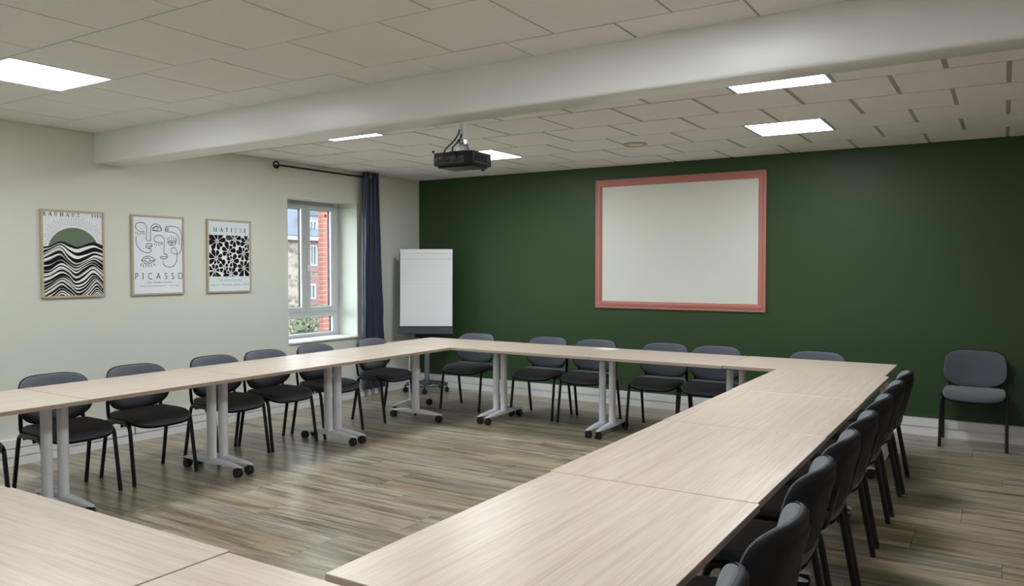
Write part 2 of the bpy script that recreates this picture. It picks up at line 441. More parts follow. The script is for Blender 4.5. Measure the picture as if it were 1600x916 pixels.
b_ = MB(); b_.box((.0, WY1-.10, WZ1-.03), (.06, WY1-.06, WZ1-.002), .003); b_.box((.02, WY1-.012, WZ1-.055), (.21, WY1-.001, WZ1-.045), .002); b_.build('shutter_bracket', M['frame_pvc'], win)
box('inner_sill', (.004, WY0+.002, WZ0-.0), (.318, WY1-.002, WZ0+.022), M['white'], win, .006)
box('drip_ledge', (-.10, WY0+.03, WZ0-.01), (.03, WY1-.03, WZ0+.03), M['frame_pvc'], win, .003)

# ------------------------------------------------------------------ outside
tag(box('ground', (-40, -25, -1.6), (-T-.02, 40, -1.5), M['lawn']), 'grass ground outside the window', 'ground', kind='structure')
# brick pier of the neighbouring wing
pier = thing('brick_pier', 'red brick pier close outside the window', 'brick pier', (-3.0, 1.255, -1.5))
PH, CH = 4.9, .0775
MB().box((-.096, .006, 0), (-.006, .98, PH)).build('mortar_core', M['mortar'], pier)
def brick_mesh(l, d=.102): return MB().box((-d/2, 0, 0), (d/2, l, .0625), .003).mesh('brick', M['brick'])
bm_full, bm_half = brick_mesh(.222), brick_mesh(.106)
k = 0
z = 0.0
for c in range(int(PH/CH)):
    z = c*CH
    if not (0.6+.0 < z-.0 < 4.75): continue
    yy = 0.0 if c % 2 == 0 else 0.0
    seq = [bm_full]*4 if c % 2 == 0 else [bm_half] + [bm_full]*3 + [bm_half]
    for me in seq:
        l = .222 if me is bm_full else .106
        o = bpy.data.objects.new('brick', me); o.location = (-.051 + random.uniform(-.002, .002), yy, z+.007); link(o, pier); yy += l+.012
# neighbour house
house = thing('neighbour_house', 'rubble stone house with slate roof seen through the window', 'house', (-14, 0, -1.5))
MB().box((-6, 4, 0), (0, 24, 4.02)).build('wall', M['stone'], house)
MB().prism([(.25, 4.02), (.25, 4.10), (-3, 8.3), (-6.3, 4.10), (-6.3, 4.02)], 1, 3.7, 24.3).build('roof', M['slate'], house)
MB().box((.02, 3.8, 3.93), (.32, 24.2, 4.05)).build('gutter', M['grey_metal'], house)
def far_window(y0, y1, z0, z1, x=0.0, sur=None):
    w = fr(y0, y1, z0, z1, x, x+.06, (.09, .09, .08, .08), 'window', M['far_white'], house, 0)
    MB().box((x, (y0+y1)/2-.03, z0+.08), (x+.05, (y0+y1)/2+.03, z1-.08)).build('mullion', M['far_white'], w)
    MB().box((x+.005, y0+.09, z0+.08), (x+.02, y1-.09, z1-.08)).build('pane', M['far_glass'], w)
    if sur: fr(y0-.25, y1+.25, z0-.2, z1+.25, x, x+.045, (.25, .25, .2, .25), 'surround', sur, w, 0)
MB().box((-1.6, 11.25, 4.06), (0, 11.85, 4.80)).build('dormer', M['far_white'], house)
MB().prism([(11.15, 4.80), (11.95, 4.80), (11.55, 5.05)], 0, -1.8, .12).build('dormer_roof', M['slate'], house)
far_window(11.32, 11.74, 4.15, 4.65, .001)
far_window(11.35, 11.72, 3.05, 3.80, 0, M['pinkbrick'])
far_window(11.25, 11.65, 1.90, 2.45, 0, M['pinkbrick'])
far_window(8.1, 8.5, 2.6, 3.5, 0, M['pinkbrick'])
# bushes
def bush(name, x, y, h, r, lab, n=900):
    t = thing(name, lab, 'bush', (x, y, -1.5), 0, 'bushes outside the window')
    mb = MB()
    for i in range(5):
        a = i*1.257; mb.tube([(0, 0, 0), (r*.3*math.cos(a), r*.3*math.sin(a), h*.5), (r*.55*math.cos(a), r*.55*math.sin(a), h*.85)], [.03, .02, .008], None, 6)
    mb.build('stems', M['twig'], t)
    mb = MB()
    for i in range(n):
        th, ph, q = random.uniform(0, 2*PI), math.acos(random.uniform(-1, 1)), random.uniform(.45, 1)**.5
        c = Vector((r*q*math.sin(ph)*math.cos(th), r*q*math.sin(ph)*math.sin(th), h*.55 + h*.45*q*math.cos(ph)))
        u = Vector((random.gauss(0, 1), random.gauss(0, 1), random.gauss(0, 1))).normalized(); v = u.orthogonal().normalized(); l = random.uniform(.05, .10)
        mb.poly([c-u*l, c+v*l*.5, c+u*l, c-v*l*.5])
    o = mb.build('foliage', M['leaf'], t); o['kind'] = 'stuff'
bush('bush', -9.0, 5.75, 2.20, .75, 'leafy green bush rising into the left sash of the window')
bush('bush', -9.3, 7.30, 1.95, .80, 'leafy green bush filling the low window pane')
bush('bush', -9.8, 9.0, 2.0, .80, 'leafy bush outside hidden partly by the brick pier')

# ------------------------------------------------------------------ tables
def table_proto(L=1.168, D=.778, h=.73):
    """local: length along x, depth along y, origin on the floor under its middle"""
    t = thing('folding_table', '', 'table')
    th = .025
    top = MB().box((-L/2, -D/2, h-th), (L/2, D/2, h), .002, 2); tm = top.mesh('table_top', M['ply'])
    tm.materials.append(M['edge'])
    for p in tm.polygons:
        if abs(p.normal.z) < .3: p.material_index = 1
    link(bpy.data.objects.new('table_top', tm), t)
    box('cross_beam', (-L/2+.09, -.035, h-th-.045), (L/2-.09, .035, h-th-.0005), M['dark'], t, .004)
    xl = L/2 - .047
    for s in (-1, 1):
        x = s*xl
        p = MB()
        p.tube([(x, 0, .085), (x, 0, .3), (x, 0, h-th-.002)], .029, .042, 20, (1, 0, 0))
        leg = p.build('leg', M['steel'], t, 50)
        br = MB(); br.box((x-.03, -.22, h-th-.028), (x+.03, .22, h-th-.001), .003)
        br.prism([(-.05, h-th-.02), (.05, h-th-.02), (.045, h-th-.05), (-.045, h-th-.05)], 0, x-.024, x+.024); br.build('bracket', M['dark'], leg)
        f = MB()
        secs = []
        for q in [-1, -.92, -.75, -.5, -.25, 0, .25, .5, .75, .92, 1]:
            yy = q*.325; a = abs(q)
            zt = .108 - .030*a**1.7; zb_ = .066 + .006*a; w = .026 - .010*a**3
            if a == 1: zt, zb_, w = .076, .071, .010
            secs.append([(x-w, yy, zb_), (x+w, yy, zb_), (x+w, yy, zt-.012+.006*a), (x+w*.6, yy, zt), (x-w*.6, yy, zt), (x-w, yy, zt-.012+.006*a)])
        f.rings(secs); f.build('foot', M['steel'], leg, 50)
        for e in (-1, 1):
            c = MB()
            for off in (-.013, .013):
                c.lathe([(.012, -.010), (.028, -.010), (.032, -.006), (.032, .006), (.028, .010), (.012, .010)], (x+off, e*.285, .0322), 'x', 20)
            c.box((x-.006, e*.285-.012, .03), (x+.006, e*.285+.012, .068)); c.build('castor', M['rubber'], leg, 40)
    return t
tab0 = table_proto()
used = [False]
def place_table(x, y, rz, lab, grp, dx=0, dz=0):
    t = tab0 if not used[0] else copy_tree(tab0)
    used[0] = True
    t.location = (x, y, 0); t.rotation_euler = (0, 0, rz); tag(t, lab, 'table', grp)
    return t
G1 = 'beech topped tables of the square'
lx, rx = 1.452, 5.303
for y, dx, w in [(-2.418, .006, 'first from the flip chart corner'), (-3.593, -.002, 'second from the flip chart corner'),
                 (-4.769, .0, 'third from the flip chart corner'), (-5.944, .004, 'running off the left picture edge')]:
    place_table(lx+dx, y, PI/2, 'beech topped table in the left wall row, ' + w, G1)
for x, dy, w in [(1.583, .012, 'first by the flip chart'), (2.749, -.004, 'second, with the paper sheet'), (3.915, -.008, 'third, below the framed screen'), (5.079, .012, 'fourth, at the far right corner')]:
    t = place_table(x, -1.444+dy, 0, 'beech topped table in the green wall row, ' + w, G1); t.scale = (.993, 1, 1)
for y, dx, w in [(-2.408, -.004, 'farthest from the camera'), (-3.579, .0, 'second from the green wall'), (-4.755, .004, 'third from the green wall'), (-5.930, .012, 'nearest the camera')]:
    place_table(rx+dx, y, PI/2, 'beech topped table in the right row, ' + w, G1)
for x, dy, w in [(2.833, -.008, 'barely showing at the left picture edge'), (4.006, .0, 'filling the lower left corner'), (5.182, -.012, 'cut by the bottom picture edge')]:
    place_table(x, -6.925+dy, 0, 'beech topped table in the nearest row, ' + w, G1)

# ------------------------------------------------------------------ chairs
def outline(a, b, ex, n=44):
    pts = []
    for k in range(n):
        t = 2*PI*k/n; c, s = math.cos(t), math.sin(t)
        pts.append((a*math.copysign(abs(c)**(2/ex), c), b*math.copysign(abs(s)**(2/ex), s)))
    return pts
def pad(a, b, ex, prof, deform):
    rs = []
    for sc, off, h in prof:
        rs.append([deform((a+off)*0 + p[0]*sc + 0, p[1]*sc, h) for p in outline(a, b, ex)])
    return rs
def seat_def(x, y, h):
    x += .026
    t = max(0.0, (x-.05)/.19)
    z = .432 + h - .040*t*t + .010*(y/.23)**2 + .012*max(0, (-x-.05)/.16)
    return (x + .012*(1-(y/.235)**2)*(1 if x > 0 else 0), y, z)
TILT = math.radians(13)
def back_def(v, u, h):
    """v up, u across, h outwards (forward)"""
    if v < 0: v -= .022*(1-(u/.23)**2)*(-v/.15)
    wrap = .074*abs(u/.23)**2.3
    d = h + wrap
    z0 = .635
    return (-.198 + d*math.cos(TILT) - v*math.sin(TILT), u*(1-.03*(v/.15)), z0 + v*math.cos(TILT) + d*math.sin(TILT)*.6)
def chair_proto():
    t = thing('visitor_chair', '', 'chair')
    prof = [(.02, 0, -.012), (.6, 0, -.012), (.93, 0, -.010), (.985, 0, -.002), (1.0, 0, .008), (.985, 0, .020), (.94, 0, .029), (.8, 0, .035), (.45, 0, .038), (.02, 0, .039)]
    seat = MB().rings(pad(.205, .230, 4.6, prof, seat_def)).build('seat', M['fabric'], t, 60)
    prof = [(.02, 0, -.030), (.6, 0, -.030), (.90, 0, -.026), (.97, 0, -.018), (.985, 0, -.010), (.95, 0, -.0125), (.02, 0, -.0125)]
    MB().rings(pad(.205, .230, 4.6, prof, seat_def)).build('seat_shell', M['shell'], seat, 50)
    prof = [(.02, 0, -.004), (.6, 0, -.004), (.93, 0, -.003), (.985, 0, .003), (1.0, 0, .011), (.985, 0, .020), (.94, 0, .026), (.75, 0, .030), (.4, 0, .031), (.02, 0, .031)]
    back = MB().rings(pad(.150, .232, 3.6, prof, back_def)).build('backrest', M['fabric'], t, 60)
    prof = [(.02, 0, -.030), (.55, 0, -.030), (.70, 0, -.029), (.745, 0, -.023), (.80, 0, -.0215), (.95, 0, -.018), (1.005, 0, -.006), (1.012, 0, .006), (1.00, 0, .010), (.96, 0, -.0045), (.02, 0, -.0045)]
    sh = MB().rings(pad(.154, .234, 3.6, prof, back_def)).build('back_shell', M['shell'], back, 50)
    for s in (-1, 1):
        
        def arc(p0, p1, p2, n=5):
            p0, p1, p2 = map(Vector, (p0, p1, p2)); return [tuple(p0*(1-q)**2 + p1*2*q*(1-q) + p2*q*q) for q in [i/n for i in range(n+1)]]
        yo = s*.235
        zr = .424
        fl = MB().tube([(.205, yo*1.02, .012), (.156, yo, .36)] + arc((.153, yo, .375), (.143, yo, zr), (.100, yo, zr)), .0125, .0150, 12, (0, 1, 0)).build('leg', M['black'], t, 60)
        MB().lathe([(.009, 0), (.013, 0), (.013, .022), (.009, .024)], (.2055, yo*1.02, 0), 'z', 14).build('foot_cap', M['rubber'], fl, 40)
        rl = MB().tube([(-.205, yo*1.02, .012), (-.140, yo, .36)] + arc((-.137, yo, .375), (-.127, yo, zr), (-.085, yo, zr)), .0125, .0150, 12, (0, 1, 0)).build('leg', M['black'], t, 60)
        MB().lathe([(.009, 0), (.013, 0), (.013, .022), (.009, .024)], (-.206, yo*1.02, 0), 'z', 14).build('foot_cap', M['rubber'], rl, 40)
        MB().tube([(.101, yo, zr), (0, yo, zr), (-.086, yo, zr)], .0125, .0150, 12, (0, 1, 0)).build('side_rail', M['black'], t, 60)
        MB().tube([(-.05, s*.205, .408), (-.10, s*.208, .411)] + arc((-.115, s*.208, .412), (-.150, s*.208, .414), (-.162, s*.206, .455)) + [(-.178, s*.200, .515), (-.196, s*.190, .60)], .014, .006, 10, (0, 1, 0)).build('back_support', M['black'], t, 60)
        kb = MB(); kb.lathe([(.010, 0), (.010, .02)], (.06, s*.236, .392), 'z', 10); kb.build('stacking_stud', M['rubber'], t, 40)
    cb = MB()
    for xx in (.09, -.075): cb.tube([(xx, -.235, .4055), (xx, 0, .4055), (xx, .235, .4055)], .010, .010, 8, (0, 0, 1))
    cb.build('cross_tubes', M['black'], t, 50)
    return t
ch0 = chair_proto(); cu = [False]
def place_chair(x, y, rz, lab, grp):
    c = ch0 if not cu[0] else copy_tree(ch0)
    cu[0] = True
    c.location = (x, y, 0); c.rotation_euler = (0, 0, rz); tag(c, lab, 'chair', grp)
R = math.radians
GL, GB, GR = 'chairs along the left wall row', 'chairs before the green wall', 'chairs along the right row'
for y, a, x, w in [(-5.80, 0, 1.13, 'cut off by the left picture edge'), (-5.112, 0, 1.135, 'below the green sun print'), (-4.525, -1, 1.135, 'below the line drawn print'),
                   (-3.845, 0, 1.13, 'below the black petal print'), (-3.336, 0, 1.14, 'just left of the window'), (-2.765, 0, 1.15, 'in front of the window'), (-1.955, 2, 1.115, 'in front of the curtain')]:
    place_chair(x, y, R(a), 'dark grey black legged chair at the left row, ' + w, GL)
for x, a, y, w in [(1.54, 3, -1.07, 'beside the flip chart'), (2.405, 0, -1.045, 'left one of a close pair'), (2.95, 0, -1.05, 'behind the paper sheet'),
                   (3.668, 0, -1.045, 'below the middle of the framed screen'), (4.166, 0, -1.07, 'below the screen right edge'), (5.03, -1, -1.08, 'only its back top showing')]:
    place_chair(x, y, R(-90+a), 'dark grey black legged chair before the green wall, ' + w, GB)
names = ['farthest of eight', 'second farthest of eight', 'third farthest of eight', 'fourth from the green wall', 'fifth from the green wall', 'third nearest', 'second nearest', 'nearest, cut by the picture edge']
for (y, a), w in zip([(-1.945, 2), (-2.505, 1), (-3.132, 0), (-3.755, 0), (-4.308, 0), (-4.90, 1), (-5.581, 0), (-6.182, 0)], names):
    place_chair(5.648 if -5.7 < y < -5.5 else (5.635 if y < -6 else 5.606), y, R(180+a), 'dark grey chair with black plastic back, right row, ' + w, GR)
place_chair(6.165, -.262, R(-90), 'lone dark grey chair standing against the green wall at the right', None)

# ------------------------------------------------------------------ things on walls
def mould(parent, P0, P1, nrm, inward, prof, m, name):
    """mitred bar from P0 to P1 (outer corners); prof = (inward offset, height off the wall)"""
    P0, P1, nrm, inward = map(Vector, (P0, P1, nrm, inward)); d = (P1-P0).normalized()
    A = [P0 + inward*o + d*o + nrm*h for o, h in prof]; B = [P1 + inward*o - d*o + nrm*h for o, h in prof]
    return MB().rings([A, B]).build(name, m, parent)
scr = thing('framed_projection_screen', 'pale painted projection screen in a dusty pink moulded frame on the green wall', 'screen', (0, 0, 0))
sx0, sx1, sz0, sz1 = 2.508, 4.367, 1.055, 2.463
c4 = [(sx0, 0, sz0), (sx1, 0, sz0), (sx1, 0, sz1), (sx0, 0, sz1)]
inw = [(0, 0, 1), (-1, 0, 0), (0, 0, -1), (1, 0, 0)]
prof = [(0, 0), (0, .020), (.012, .022), (.014, .016), (.03, .016), (.034, .024), (.058, .026), (.062, .016), (.072, .014), (.078, .006), (.078, 0)]
for k in range(4): mould(scr, c4[k], c4[(k+1) % 4], (0, -1, 0), inw[k], prof, M['pink'], 'frame_moulding')
box('screen_panel', (sx0+.076, -.005, sz0+.076), (sx1-.076, 0, sz1-.076), M['screen'], scr)

def ribbon(mb, pts, w, h, closed=False):
    """flat stroke in the plane (u,v) at height h; pts are 2d; taper-free"""
    n = len(pts); pts = [Vector(p) for p in pts]; L_, R_ = [], []
    for i in range(n):
        if closed: t = pts[(i+1) % n]-pts[i-1]
        else: t = pts[min(i+1, n-1)]-pts[max(i-1, 0)]
        if t.length < 1e-9: t = Vector((1, 0))
        t.normalize(); q = Vector((-t.y, t.x))*w/2
        L_.append(pts[i]+q); R_.append(pts[i]-q)
    m = n if closed else n-1
    for i in range(m):
        j = (i+1) % n
        mb.poly([(*L_[i], h), (*L_[j], h), (*R_[j], h), (*R_[i], h)])
def smooth(pts, n=8, closed=False):
    out = []; m = len(pts); P = [Vector(p) for p in pts]
    rng = range(m if closed else m-1)
    for i in rng:
        if closed: a, b, c, d = P[i-1], P[i], P[(i+1) % m], P[(i+2) % m]
        else: a, b, c, d = P[max(i-1, 0)], P[i], P[i+1], P[min(i+2, m-1)]
        for k in range(n):
            t = k/n
            out.append(0.5*((2*b)+(-a+c)*t+(2*a-5*b+4*c-d)*t*t+(-a+3*b-3*c+d)*t**3))
    if not closed: out.append(P[-1])
    return [tuple(p) for p in out]
def clip_rect(poly, x0, y0, x1, y1):
    def half(p, f, g):
        o = []
        for i in range(len(p)):
            a, b = p[i-1], p[i]; fa, fb = f(a), f(b)
            if (fa >= 0) != (fb >= 0):
                t = fa/(fa-fb); o.append((a[0]+(b[0]-a[0])*t, a[1]+(b[1]-a[1])*t))
            if fb >= 0: o.append(b)
        return o
    for f in (lambda p: p[0]-x0, lambda p: x1-p[0], lambda p: p[1]-y0, lambda p: y1-p[1]):
        if poly: poly = half(poly, f, None)
    return poly
# serif stroke letters on a 0..1 box: list of (points, width); thin 'hair' and thick 'stem' strokes
def arcp(cx, cy, rx, ry, a0, a1, n=12): return [(cx+rx*math.cos(R(a0+(a1-a0)*i/n)), cy+ry*math.sin(R(a0+(a1-a0)*i/n))) for i in range(n+1)]
K, h_ = .25, .11
def ser(x, y, w=.16): return ([(x-w, y), (x+w, y)], h_)
GL_ = {
 'B': (.75, [([(.18, 0), (.18, 1)], K), ([(.18, 1), (.4, 1)], h_), (arcp(.4, .76, .22, .24, 90, -90), .12), ([(.18, .52), (.42, .52)], h_), (arcp(.42, .26, .27, .26, 90, -90), .13), ([(.18, 0), (.42, 0)], h_), ser(.14, 0, .12), ser(.14, 1, .12)]),
 'A': (.95, [([(.10, 0), (.46, 1)], .12), ([(.46, 1), (.83, 0)], K), ([(.24, .33), (.70, .33)], h_), ser(.10, 0), ser(.83, 0)]),
 'U': (.9, [([(.18, 1), (.18, .3)], K), (arcp(.45, .3, .27, .29, 180, 360), .13), ([(.72, .3), (.72, 1)], .13), ser(.18, 1), ser(.72, 1, .13)]),
 'H': (.95, [([(.18, 0), (.18, 1)], K), ([(.77, 0), (.77, 1)], K), ([(.18, .5), (.77, .5)], h_), ser(.18, 0), ser(.18, 1), ser(.77, 0), ser(.77, 1)]),
 'S': (.65, [(smooth([(.58, .80), (.52, .95), (.33, 1.0), (.13, .88), (.14, .68), (.34, .52), (.53, .36), (.56, .15), (.36, 0), (.16, .04), (.09, .22)], 5), .11), ([(.59, .72), (.59, .98)], h_), ([(.08, .02), (.08, .28)], h_)]),
 'M': (1.15, [([(.16, 0), (.18, 1)], .11), ([(.18, 1), (.56, .05)], .13), ([(.56, .05), (.95, 1)], .06), ([(.95, 0), (.95, 1)], K*.85), ser(.16, 0), ser(.96, 0), ser(.13, 1, .1), ser(1.0, 1, .1)]),
 'T': (.8, [([(.40, 0), (.40, 1)], K), ([(.06, 1), (.74, 1)], h_), ([(.07, .78), (.07, 1)], h_), ([(.73, .78), (.73, 1)], h_), ser(.40, 0)]),
 'I': (.45, [([(.22, 0), (.22, 1)], K), ser(.22, 0), ser(.22, 1)]),
 'E': (.75, [([(.18, 0), (.18, 1)], K), ([(.1, 1), (.62, 1)], h_), ([(.18, .52), (.5, .52)], h_), ([(.1, 0), (.66, 0)], h_), ([(.62, .8), (.62, 1)], h_), ([(.66, 0), (.66, .22)], h_), ([(.5, .42), (.5, .62)], h_)]),
 '1': (.5, [([(.26, 0), (.26, 1)], K), ([(.08, .85), (.26, 1)], h_), ser(.26, 0)]),
 '9': (.65, [(arcp(.33, .68, .2, .28, 0, 360, 18), .12), (smooth([(.55, .68), (.52, .35), (.38, .08), (.16, .02)], 5), .10)]),
 'P': (.62, [([(.10, 0), (.10, 1)], .13), ([(.10, 1), (.32, 1)], .11), (arcp(.32, .74, .24, .26, 90, -90), .12), ([(.10, .48), (.32, .48)], .11)]),
 'i': (.3, [([(.12, 0), (.12, 1)], .13), ([(.0, 1), (.24, 1)], .06), ([(.0, 0), (.24, 0)], .06)]),
 'C': (.85, [(arcp(.5, .5, .44, .5, 48, 312, 20), .12)]),
 'a': (.86, [([(.04, 0), (.42, 1)], .12), ([(.42, 1), (.82, 0)], .13), ([(.18, .33), (.67, .33)], .1)]),
 's': (.62, [(smooth([(.52, .86), (.40, .98), (.22, .97), (.10, .80), (.20, .60), (.40, .46), (.52, .26), (.42, .06), (.22, .01), (.04, .12)], 5), .12)]),
 'O': (.95, [(arcp(.48, .5, .43, .5, 0, 360, 26), .12)]),
}
def letters(par, m, s, x0, x1, y, hgt, h, caps_w=1.0):
    ws = [GL_[c][0]*hgt*caps_w for c in s]; gap = ((x1-x0)-sum(ws))/max(1, len(s)-1); x = x0
    for c, w in zip(s, ws):
        mb = MB()
        for pts, wd in GL_[c][1]: ribbon(mb, [(x+p[0]*hgt*caps_w, y+p[1]*hgt) for p in pts], wd*hgt, h)
        mb.build('letter', m, par); x += w+gap
def small_text(s, cx, y, size, h, m, parent, width=None, name='lettering'):
    cu_ = bpy.data.curves.new('lettering', 'FONT'); cu_.body = s; cu_.size = size; cu_.align_x = 'CENTER'
    tmp = bpy.data.objects.new('tmp', cu_); COL.objects.link(tmp)
    dg = bpy.context.evaluated_depsgraph_get(); me = bpy.data.meshes.new_from_object(tmp.evaluated_get(dg))
    xs = [v.co.x for v in me.vertices]; w0 = max(xs)-min(xs); f = (width/w0) if width else 1
    for v in me.vertices: v.co = (cx+v.co.x*f, y+v.co.y, h)
    bpy.data.objects.remove(tmp); bpy.data.curves.remove(cu_)
    me.materials.clear(); me.materials.append(m); me.name = name
    return link(bpy.data.objects.new(name, me), parent)

PWD, PHT = .508, .698
def poster(yc, lab, paper):
    """local: u right (+y of the room), v up from the frame's lower left corner, w off the wall"""
    t = thing('framed_print', lab, 'framed print', (0, 0, 0), 0, 'framed prints on the left wall')
    t.matrix_world = Matrix(((0, 0, 1, 0.0), (1, 0, 0, yc-PWD/2), (0, 1, 0, 1.262), (0, 0, 0, 1)))
    c = [(0, 0, 0), (PWD, 0, 0), (PWD, PHT, 0), (0, PHT, 0)]; iw = [(0, 1, 0), (-1, 0, 0), (0, -1, 0), (1, 0, 0)]
    for k in range(4): mould(t, c[k], c[(k+1) % 4], (0, 0, 1), iw[k], [(0, .002), (0, .024), (.015, .024), (.015, .002)], M['oak'], 'frame_bar')
    box('paper', (.012, .012, .003), (PWD-.012, PHT-.012, .014), paper, t)
    return t
Z1, Z2, Z3 = .0144, .0148, .0152
X0, X1, Y0, Y1 = .015, PWD-.015, .015, PHT-.015
# print 1: green sun over waves
t1 = poster(-4.428, 'oak framed print of a green half sun over black and white waves', M['print_white'])
def c1(x, y):     # crop pixels of the photograph's print -> print coordinates
    u = (x-65-17*(y-70)/810)/567; top = 70+27*u; bot = 880-30*u
    return (u*PWD, (1-(y-top)/(bot-top))*PHT)
mb = MB()
cs = c1(360, 452); rs_ = .205
mb.poly([(cs[0]+rs_*math.cos(2*PI*k/64), max(Y0, cs[1]+rs_*.93*math.sin(2*PI*k/64)), Z1) for k in range(64)]); mb.build('sun', M['ink_green'], t1)
mb = MB()
for k in range(45):
    a = R(4+172*k/44)
    for r0, r1 in ((.216, .240), (.246, .262 + .012*(k % 2)), (.270 + .006*(k % 2), .285 + .02*(k % 3 == 0))):
        p0 = (cs[0]+r0*math.cos(a), cs[1]+r0*.95*math.sin(a)); p1 = (cs[0]+r1*math.cos(a), cs[1]+r1*.95*math.sin(a))
        if X0+.004 < p1[0] < X1-.004 and X0+.004 < p0[0] < X1-.004: ribbon(mb, [p0, p1], .0030, Z1)
mb.build('sun_rays', M['ink_soft'], t1)
keys = [[(90, 412), (150, 402), (240, 362), (320, 388), (390, 410), (470, 384), (540, 366), (600, 385), (640, 405)],
        [(90, 505), (150, 465), (240, 432), (310, 520), (380, 560), (460, 535), (540, 500), (600, 512), (640, 535)],
        [(90, 625), (150, 625), (240, 572), (310, 600), (380, 645), (450, 595), (530, 560), (590, 600), (645, 650)],
        [(95, 755), (160, 720), (250, 668), (315, 690), (370, 755), (450, 740), (530, 662), (590, 690), (648, 760)],
        [(95, 850), (170, 800), (250, 745), (320, 785), (400, 845), (470, 810), (560, 715), (600, 735), (650, 800)],
        [(95, 930), (170, 900), (250, 830), (320, 870), (400, 930), (470, 900), (560, 800), (600, 815), (655, 880)],
        [(95, 1010), (170, 985), (250, 900), (320, 950), (400, 1010), (470, 980), (560, 860), (600, 875), (655, 950)]]
kc = [smooth([c1(*p) for p in k_], 7) for k_ in keys]
NB = 11; npt = len(kc[0])
def wave(t, extra=0.0):
    t = max(0, min(5.999, t)); i = int(t); f = t-i
    return [(a[0]*(1-f)+b[0]*f, a[1]*(1-f)+b[1]*f) for a, b in zip(kc[i], kc[i+1])]
wb = MB(); ww = MB()
wtop = wave(0)
def cut(mb, A, B, h):
    for i in range(len(A)-1):
        p = clip_rect([A[i], A[i+1], B[i+1], B[i]], X0, Y0, X1, Y1)
        if len(p) > 2: mb.poly([(*q, h) for q in p])
cut(ww, wtop, [(p[0], 0) for p in wtop], Z2)
bands = []
tt = 0.0
while tt < 5.9:
    w = .262 + .04*math.sin(tt*5.1); bands.append((tt, w)); tt += .345 + .04*math.sin(tt*3.7)
for b0, w in bands:
    A = wave(b0); n = len(A)
    B_ = [None]*n
    lo = [wave(b0 + w*(.74+.26*math.sin(i/n*9.0+b0*4.3)))[i] for i in range(n)]
    cut(wb, A, lo, Z3)
    hl = [wave(b0+w+.035)[i] for i in range(n)]; hl2 = [(p[0], p[1]-.0028) for p in hl]
    if int(b0*10) % 3 != 0: cut(wb, hl, hl2, Z3)
ww.build('white_waves', M['ink_white'], t1); wb.build('black_waves', M['ink'], t1)
letters(t1, M['ink'], 'BAUHAUS', .022, .305, .648, .026, Z1, 1.05); letters(t1, M['ink'], '1919', .405, .488, .648, .026, Z1)

# print 2: line faces
t2 = poster(-3.679, 'oak framed print of thin line drawn faces and eyes', M['print_white'])
def c2(x, y):
    u = (x-65-5*(y-65)/795)/511; top = 65+25*u; bot = 860-20*u
    return (u*PWD, (1-(y-top)/(bot-top))*PHT)
lines = [
 [(192, 232), (150, 235), (112, 205), (108, 165), (140, 145), (185, 152), (208, 190), (210, 250), (207, 312), (222, 322), (232, 326), (243, 320), (248, 316), (247, 260), (250, 200), (275, 165), (310, 160), (345, 185), (357, 222)],
 [(357, 222), (330, 228), (290, 226), (262, 218)],
 [(113, 280), (110, 330), (125, 380), (160, 420), (205, 440), (240, 438), (252, 420), (248, 405), (225, 398), (200, 385)],
 [(200, 365), (212, 350), (228, 354), (240, 348), (256, 356), (262, 368), (240, 375), (220, 376), (200, 380), (222, 396), (250, 388), (262, 372)],
 [(365, 338), (330, 340), (295, 332), (280, 305), (298, 277), (335, 270), (368, 285), (382, 330), (378, 390), (376, 440), (385, 452), (405, 456), (412, 470), (402, 485)],
 [(335, 485), (352, 476), (368, 482), (385, 476), (408, 488), (385, 498), (355, 498), (335, 485)],
 [(370, 518), (368, 545), (390, 570), (425, 578), (465, 572), (495, 540), (505, 490), (508, 430), (495, 398), (470, 388), (448, 402), (450, 430), (480, 448), (515, 448), (545, 425), (555, 370), (558, 300), (550, 240), (525, 200), (480, 182), (430, 180), (395, 184)],
 [(395, 232), (440, 236), (490, 245), (520, 275), (530, 320), (530, 362)],
 [(395, 184), (392, 200), (393, 232)], [(397, 196), (425, 194)], [(394, 208), (428, 208)], [(394, 220), (426, 221)],
 [(260, 215), (280, 192), (310, 182), (340, 196), (355, 222)],
 [(160, 515), (185, 485), (225, 474), (262, 488), (290, 515), (258, 532), (220, 550), (185, 540), (160, 515), (190, 518)], [(244, 518), (290, 515)],
 [(412, 335), (435, 322), (470, 320), (500, 330), (488, 355), (460, 366), (430, 360), (412, 335)], [(420, 340), (450, 333), (480, 338), (495, 335)],
]
for (cx_, cy_, r_) in ((216, 512, 24), (300, 206, 22), (455, 345, 12)):
    lines.append([(cx_+r_*math.cos(a*PI/6), cy_+r_*.85*math.sin(a*PI/6)) for a in range(13)])
for a in ((118, 240, 103, 255), (132, 246, 122, 265), (150, 248, 147, 270), (165, 246, 172, 264), (180, 242, 190, 262),
          (290, 345, 282, 362), (305, 350, 303, 370), (325, 350, 330, 370), (345, 348, 352, 368), (358, 345, 366, 362),
          (416, 318, 405, 295), (430, 310, 424, 285), (450, 305, 450, 275), (470, 306, 478, 282), (485, 312, 500, 290), (495, 322, 512, 305),
          (165, 545, 148, 570), (182, 552, 172, 580), (205, 558, 200, 582), (228, 558, 230, 580), (250, 552, 260, 578), (270, 545, 292, 570)):
    lines.append([(a[0], a[1]), (a[2], a[3])])
mb = MB()
for l in lines:
    p = [c2(*q) for q in l]; ribbon(mb, smooth(p, 6) if len(p) > 2 else p, .0056, Z1)
mb.build('line_drawing', M['ink_grey'], t2)
letters(t2, M['ink_grey'], 'PiCassO', .030, .490, .138, .052, Z1, .9)
small_text("The Musée d'artist", .262, .103, .022, Z1, M['ink_grey'], t2, .245)
small_text("Musée d'art contemporain  -  Juin 1955", .262, .074, .014, Z1, M['ink_grey'], t2, .375)

